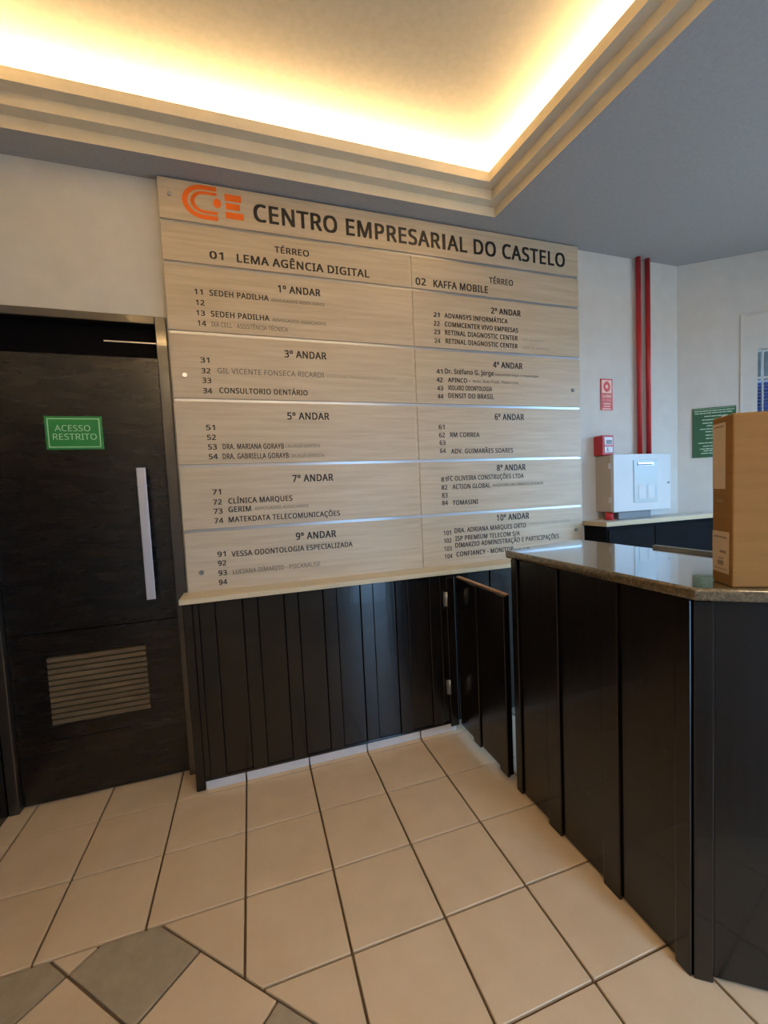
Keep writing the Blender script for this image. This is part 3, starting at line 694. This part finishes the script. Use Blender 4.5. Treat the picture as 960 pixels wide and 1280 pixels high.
row('a2', 1, 2, '2º ANDAR panel', [
  ('2º ANDAR', 1.992, 2.666, 7.847, 7.85, 0.11, 2),
  ('21', 0.767, 0.892, 7.684, 7.687, 0.08, 1),
  ('ADVANSYS INFORMÁTICA', 0.99, 2.359, 7.681, 7.69, 0.084, 1),
  ('22', 0.763, 0.89, 7.525, 7.528, 0.08, 1),
  ('COMMCENTER VIVO EMPRESAS', 0.992, 2.594, 7.528, 7.53, 0.084, 1),
  ('23', 0.765, 0.892, 7.373, 7.374, 0.08, 1),
  ('RETINAL DIAGNOSTIC CENTER', 0.99, 2.58, 7.378, 7.374, 0.085, 1),
  ('DR. ALMEIDA', 2.707, 3.209, 7.379, 7.387, 0.041, 4),
  ('24', 0.771, 0.89, 7.214, 7.214, 0.08, 1),
  ('RETINAL DIAGNOSTIC CENTER', 0.995, 2.575, 7.217, 7.222, 0.085, 1),
  ('DRA. M. ALMEIDA', 2.702, 3.342, 7.222, 7.229, 0.041, 4),
])
row('a4', 1, 3, '4º ANDAR panel', [
  ('4º ANDAR', 2.0, 2.675, 6.82, 6.824, 0.112, 2),
  ('41', 0.782, 0.906, 6.653, 6.655, 0.081, 1),
  ('Dr. Stéfano G. Jorge', 0.96, 2.007, 6.66, 6.667, 0.088, 1),
  ('Gastroenterologia e Hepatologia', 2.025, 3.052, 6.668, 6.671, 0.047, 3),
  ('42', 0.781, 0.904, 6.498, 6.499, 0.081, 1),
  ('APINCO -', 1.015, 1.49, 6.503, 6.505, 0.084, 1),
  ('Assoc. Bras. Prods. Pintos Corte', 1.539, 2.571, 6.511, 6.525, 0.049, 3),
  ('43', 0.785, 0.909, 6.344, 6.345, 0.081, 1),
  ('VIOLARO ODONTOLOGIA', 1.009, 1.961, 6.358, 6.365, 0.082, 1),
  ('44', 0.787, 0.909, 6.192, 6.194, 0.082, 1),
  ('DENSIT DO BRASIL', 1.011, 2.0, 6.21, 6.215, 0.088, 1),
])
row('a6', 1, 4, '6º ANDAR panel', [
  ('6º ANDAR', 2.001, 2.681, 5.811, 5.815, 0.114, 2),
  ('61', 0.784, 0.907, 5.625, 5.625, 0.082, 1),
  ('62', 0.786, 0.909, 5.474, 5.474, 0.082, 1),
  ('RM CORREA', 1.018, 1.651, 5.477, 5.48, 0.085, 1),
  ('63', 0.792, 0.915, 5.331, 5.33, 0.083, 1),
  ('64', 0.794, 0.917, 5.181, 5.18, 0.083, 1),
  ('ADV. GUIMARÃES SOARES', 1.026, 2.402, 5.17, 5.164, 0.087, 1),
])
row('a8', 1, 5, '8º ANDAR panel', [
  ('8º ANDAR', 2.014, 2.686, 4.811, 4.812, 0.115, 2),
  ('81', 0.794, 0.914, 4.638, 4.638, 0.083, 1),
  ('FC OLIVEIRA CONSTRUÇÕES LTDA', 0.931, 2.635, 4.641, 4.658, 0.088, 1),
  ('82', 0.796, 0.918, 4.486, 4.487, 0.083, 1),
  ('ACTION GLOBAL', 1.027, 1.858, 4.49, 4.486, 0.087, 1),
  ('ASSESSORIA EM COMÉRCIO EXTERIOR', 1.902, 3.108, 4.5, 4.504, 0.052, 3),
  ('83', 0.798, 0.919, 4.337, 4.336, 0.084, 1),
  ('84', 0.795, 0.919, 4.19, 4.191, 0.084, 1),
  ('TOMASINI', 1.017, 1.572, 4.182, 4.18, 0.087, 1),
])
row('a10', 1, 6, '10º ANDAR panel', [
  ('10º ANDAR', 1.98, 2.743, 3.813, 3.823, 0.117, 2),
  ('101', 0.804, 0.96, 3.613, 3.615, 0.082, 1),
  ('DRA. ADRIANA MARQUES ORTO', 1.036, 2.659, 3.622, 3.662, 0.089, 1),
  ('CARDIOLOGIA E CLÍNICA MÉDICA', 2.705, 3.767, 3.659, 3.709, 0.05, 4),
  ('102', 0.805, 0.963, 3.465, 3.466, 0.082, 1),
  ('ISP PREMIUM TELECOM S/A', 1.047, 2.507, 3.472, 3.504, 0.089, 1),
  ('103', 0.807, 0.965, 3.31, 3.311, 0.082, 1),
  ('DIMARZIO ADMINISTRAÇÃO E PARTICIPAÇÕES', 1.04, 3.471, 3.317, 3.391, 0.091, 1),
  ('104', 0.809, 0.971, 3.162, 3.164, 0.082, 1),
  ('CONFIANCY - MONITOR', 1.059, 2.348, 3.173, 3.188, 0.09, 1),
])
STY = {1: (m_ink, .040), 2: (m_ink, .048), 3: (m_inkgrey, .022), 4: (m_inkfaint, 0.0)}
for key, (p, items) in L.items():
    groups = {}
    for (t, x0, x1, za, zb, hh, sty) in items:
        m_, bold = STY[sty]
        q = groups.setdefault(m_.name, (MB(), m_))[0]
        text_geo(q, t, x0, x1, (za + zb) / 2, hh, YS - .0025, bold)
    for nm, (q, m_) in groups.items():
        q.build('lettering', m_, p)
# emblem: C in two bands, a drop, and an E of three bars
hp = L['header'][0]
lg = MB()
def band(cx, cz, rxo, rzo, rxi, rzi, xe, k=20):
    n = len(lg.v); pts = []
    lg_y = YS - .004
    outer = [(xe, cz + rzo)] + [(cx - rxo * math.sin(math.pi * i / k), cz + rzo * math.cos(math.pi * i / k)) for i in range(k + 1)] + [(xe, cz - rzo)]
    inner = [(xe, cz + rzi)] + [(cx - rxi * math.sin(math.pi * i / k), cz + rzi * math.cos(math.pi * i / k)) for i in range(k + 1)] + [(xe, cz - rzi)]
    for i in range(len(outer) - 1):
        lg.poly([(outer[i][0], lg_y, outer[i][1]), (inner[i][0], lg_y, inner[i][1]), (inner[i + 1][0], lg_y, inner[i + 1][1]), (outer[i + 1][0], lg_y, outer[i + 1][1])])
zc_ = 9.09
band(-3.06, zc_, .30, .255, .225, .185, -2.86)
band(-3.04, zc_, .205, .165, .145, .120, -2.86)
lg.poly([(-2.86 + .058 * math.cos(t * math.pi / 8), YS - .004, zc_ + .015 + .072 * math.sin(t * math.pi / 8)) for t in range(16)])
for z0, z1, xa, xb in ((zc_ + .075, zc_ + .180, -2.745, -2.50), (zc_ - .05, zc_ + .045, -2.735, -2.525), (zc_ - .19, zc_ - .09, -2.745, -2.475)):
    lg.poly([(xa, YS - .004, z0), (xb, YS - .004, z0), (xb, YS - .004, z1), (xa, YS - .004, z1)])
tag(lg.build('emblem', m_orange, hp), 'orange emblem of a double-banded C, a dot and an E')
for (x, z, m_) in ((-3.526, 9.141, m_steel), (-3.504, 6.443, m_steel), (-3.475, 3.335, m_grey), (3.906, 6.441, m_grey), (3.921, 3.503, m_grey)):
    MB().tube((x, YS + .01, z), (x, YS - .022, z), .040, 18, .034).build('screw_cap', m_, db, smooth=True)

# ------------------------------------------------------------------ fire pipes
for i, x in enumerate((5.79, 6.06)):
    p = MB().tube((x, .55, 5.065), (x, .55, H - .001), .053, 20).build('fire_pipe', m_red, base=(x, .55, 5.065), smooth=True)
    tag(p, ('left' if i == 0 else 'right') + ' of two red vertical pipes rising to the ceiling', 'pipe', 'red fire pipes')

# back cabinet with pale worktop
bc = empty('wall_cabinet', (5.5, .3, 0), 'dark narrow cabinet with pale worktop under the white electrical panel', 'cabinet')
MB().prism([(4.26, .02), (7.70, .02), (7.02, YW), (4.26, YW)], .001, 3.57).build('carcass', m_darkb, bc, bevel=.01)
MB().box(4.30, 5.55, -.012, .02, .15, 3.50).build('door', m_darkb, bc, bevel=.01)
MB().box(5.57, 7.5, -.012, .02, .15, 3.50).build('door', m_darkb, bc, bevel=.01)
wt = [(4.20, YW - .001), (4.20, -.05), WR(1.05, .10)[0:2], (7.45, .29), (7.05, YW - .001)]
wt = [(4.20, YW - .001), (4.20, -.05), (7.72, -.05), (7.80, .02), (7.03, YW - .001)]
wp = MB().prism(wt, 3.575, 3.67).build('worktop', m_shelf, bc, bevel=.008)
tag(wp, 'pale laminate worktop')
tag(MB().box(4.196, 7.72, -.055, -.05, 3.58, 3.665).build('edge_band', m_shelfe, bc), 'tan edge strip')
MB().box(4.194, 4.2, -.05, .62, 3.58, 3.665).build('edge_band', m_shelfe, bc)

# electrical panel
ep = empty('electrical_panel', (5.4, .35, 3.84), 'white metal electrical panel on the wall above the pale worktop', 'panel')
ex0, ex1, ez0, ez1 = 4.60, 6.20, 3.85, 5.05
MB().box(ex0, ex1, .23, YW - .001, ez0, ez1).build('housing', m_beige, ep, bevel=.01)
dr_ = MB().box(ex0 - .01, ex1 + .01, .135, .222, ez0 - .01, ez1 + .01).build('door', m_white, ep, bevel=.012)
wn = tag(MB().box(5.13, 5.80, .122, .135, 4.02, 4.93).build('window_plate', m_label, ep, bevel=.01), 'pale translucent breaker window')
MB().box(5.23, 5.68, .108, .122, 4.80, 4.875).build('latch', m_steel, wn, bevel=.008)
MB().box(5.24, 5.64, .104, .109, 4.812, 4.842).build('latch_slot', m_grey, wn)
MB().box(5.26, 5.45, .117, .122, 4.10, 4.40).build('breaker_row', m_white, wn); MB().box(5.52, 5.70, .117, .122, 4.10, 4.40).build('breaker_row', m_white, wn)
for z in (4.10, 4.82): MB().box(ex0 - .03, ex0, .20, .26, z - .06, z + .06).build('hinge', m_skirt, ep, bevel=.006)
MB().tube((6.13, .14, 4.42), (6.13, .118, 4.42), .022, 12).build('lock', m_grey, ep)
tb = MB().box(4.80, 5.72, .22, .60, 3.672, 3.835).build('cable_box', m_grey, base=(5.3, .4, 3.672), bevel=.012)
tag(tb, 'grey cable trunking between the electrical panel and worktop', 'trunking')
rp = empty('pipe_stub', (4.66, .30, 3.672), 'short red pipe elbow beneath the left end of the electrical panel', 'pipe')
MB().tube((4.66, .33, 3.672), (4.66, .33, 3.835), .085, 16).build('pipe_body', m_red, rp, smooth=True)
MB().tube((4.66, .33, 3.675), (4.66, .33, 3.71), .10, 16).build('flange', m_red, rp, smooth=True)

# manual fire alarm
al = empty('fire_alarm', (4.72, .5, 5.06), 'small red wall call point above the electrical panel', 'alarm')
MB().box(4.55, 4.86, .38, YW - .001, 5.065, 5.49).build('case', m_red, al, bevel=.02)
MB().box(4.60, 4.82, .366, .38, 5.12, 5.45).build('face_plate', m_skirt, al, bevel=.012)
MB().box(4.64, 4.79, .355, .366, 5.30, 5.39).build('display', m_grey, al, bevel=.008)
MB().tube((4.71, .368, 5.19), (4.71, .345, 5.19), .045, 16).build('button', m_white, al, smooth=True)
MB().box(4.60, 4.82, .358, .367, 5.245, 5.285).build('stripe', m_red, al)

# fire alarm sign
fs = empty('alarm_sign', (4.93, YW, 6.41), 'narrow red alarm sign with a ring symbol beside the pipes', 'sign')
MB().box(4.765, 5.09, YW - .018, YW - .001, 6.07, 6.75).build('plate', m_redsign, fs)
MB().box(4.797, 5.058, YW - .021, YW - .018, 6.44, 6.72).build('symbol_field', m_salmon, fs)
q = MB()
for i in range(20):
    a0, a1 = 2 * math.pi * i / 20, 2 * math.pi * (i + 1) / 20
    c = lambda r, a: (4.927 + r * math.cos(a) * .92, YW - .0225, 6.58 + r * math.sin(a) * 1.1)
    q.poly([c(.105, a0), c(.04, a0), c(.04, a1), c(.105, a1)])
q.build('ring_symbol', m_redsign, fs)
q = MB()
text_geo(q, 'ALARME', 4.80, 5.055, 6.345, .060, YW - .020, .05)
text_geo(q, 'DE INCÊNDIO', 4.80, 5.06, 6.265, .045, YW - .020, .01)
for k, (a, b_) in enumerate(((4.83, 5.03), (4.84, 5.02), (4.80, 5.03))):
    q.box(a, b_, YW - .021, YW - .019, 6.20 - k * .055, 6.222 - k * .055)
q.build('lettering', m_salmon, fs)

# dark green notice on the angled wall
gn = empty('notice_board', (*WR(.72), 5.5), 'dark green notice with pale lines of text on the angled wall behind the carton', 'sign')
s0, s1, z0, z1 = .30, 1.15, 4.96, 6.10
MB().obox(P0, E, N, s0, s1, .001, .02, z0, z1).build('plate', m_dkgreen, gn)
q = MB()
def wbar(a, b_, z, t=.022): q.obox(P0, E, N, a, b_, .02, .024, z, z + t)
wbar(s0 + .02, s1 - .02, z1 - .030, .007)
for fz, a, b_ in ((.055, .04, .96), (.10, .05, .93), (.165, .27, .80), (.235, .22, .80), (.30, .23, .84), (.355, .33, .70), (.42, .17, .86), (.475, .30, .72), (.545, .30, .74), (.61, .31, .72), (.70, .13, .90), (.765, .24, .70), (.82, .17, .86), (.86, .25, .74), (.91, .20, .8)):
    x = a
    while x < b_ - .02:
        w_ = min(random.uniform(.06, .16), b_ - x)
        wbar(s0 + (s1 - s0) * x, s0 + (s1 - s0) * (x + w_), z1 - (z1 - z0) * fz - .02); x += w_ + .014
q.build('lettering', m_dkgreenp, gn)

# white flush pilaster edge and window on the angled wall
struct(MB().obox(P0, E, N, 1.22, 1.262, 0, .022, 3.7, 8.05).build('trim_3', m_wall, bevel=.008))
struct(MB().obox(P0, E, N, 1.22, 3.2, 0, .022, 8.05, 8.09).build('trim_4', m_wall, bevel=.008))
w1 = empty('window_1', (*WR((ws0 + ws1) / 2), wz0), kind='structure')
f = MB()
for a, b_, c, d in ((ws0, ws0 + .03, wz0, wz1), (ws1 - .03, ws1, wz0, wz1), (ws0, ws1, wz0, wz0 + .03), (ws0, ws1, wz1 - .03, wz1), (1.675, 1.70, wz0, wz1), (ws0, ws1, 6.66, 6.70)):
    f.obox(P0, E, N, a, b_, -.14, -.08, c, d)
tag(f.build('window_frame', m_white, w1), 'thin white frame')
MB().obox(P0, E, N, ws0, ws1, -.115, -.105, wz0, wz1).build('pane', m_glass, w1)
for k in range(24):
    z = 4.74 + k * .078
    MB().obox(P0, E, N, ws0 + .03, ws1 - .03, -.24, -.20, z, z + .054).build('blind_slat', m_blue, w1)
MB().obox(P0, E, N, ws0, ws1, -.30, -.29, wz0, 6.66).build('blind_backing', m_skirt, w1)
ou = MB(); ou.obox(P0, E, N, .6, 4.5, -2.2, -2.0, 3.0, 9.6)
tag(ou.build('neighbouring_wall', noisy('weathered_wall', (.02, .022, .02), (.10, .085, .07), nscale=2.2, rough=.9), base=(*WR(2.5, -2.1), 3.0)), 'dark weathered wall seen through the window above the blinds', 'wall')

struct(MB().box(-3, 7, -22, -9.91, -.2, -.04).build('floor', mat('pavement_bounce', (.74, .76, .78), .8)))  # unseen pale slab outside the entrance, added to brighten its reflection indoors
# entrance and side window in the unseen part of the shell
d2 = empty('door_2', (1.75, -9.75, 0), kind='structure')
q = MB()
for a, b_ in ((1.0, 1.08), (2.52, 2.6)): q.box(a, b_, -9.8, -9.7, 0, 7.0)
q.box(1.08, 2.52, -9.8, -9.7, 6.9, 7.0)
q.build('door_frame', m_steel, d2)
w2 = empty('window_2', (9.8, -6, .6), kind='structure')
q = MB()
for y in (-9.3, -7.1, -4.9, -2.8): q.box(9.8, 9.9, y, y + .1, .6, 8)
q.build('window_frame', m_white, w2)
for o in list(bpy.data.objects):
    if '_b' in o: del o['_b']
    if o.name.startswith('lettering'): o['kind'] = 'stuff'
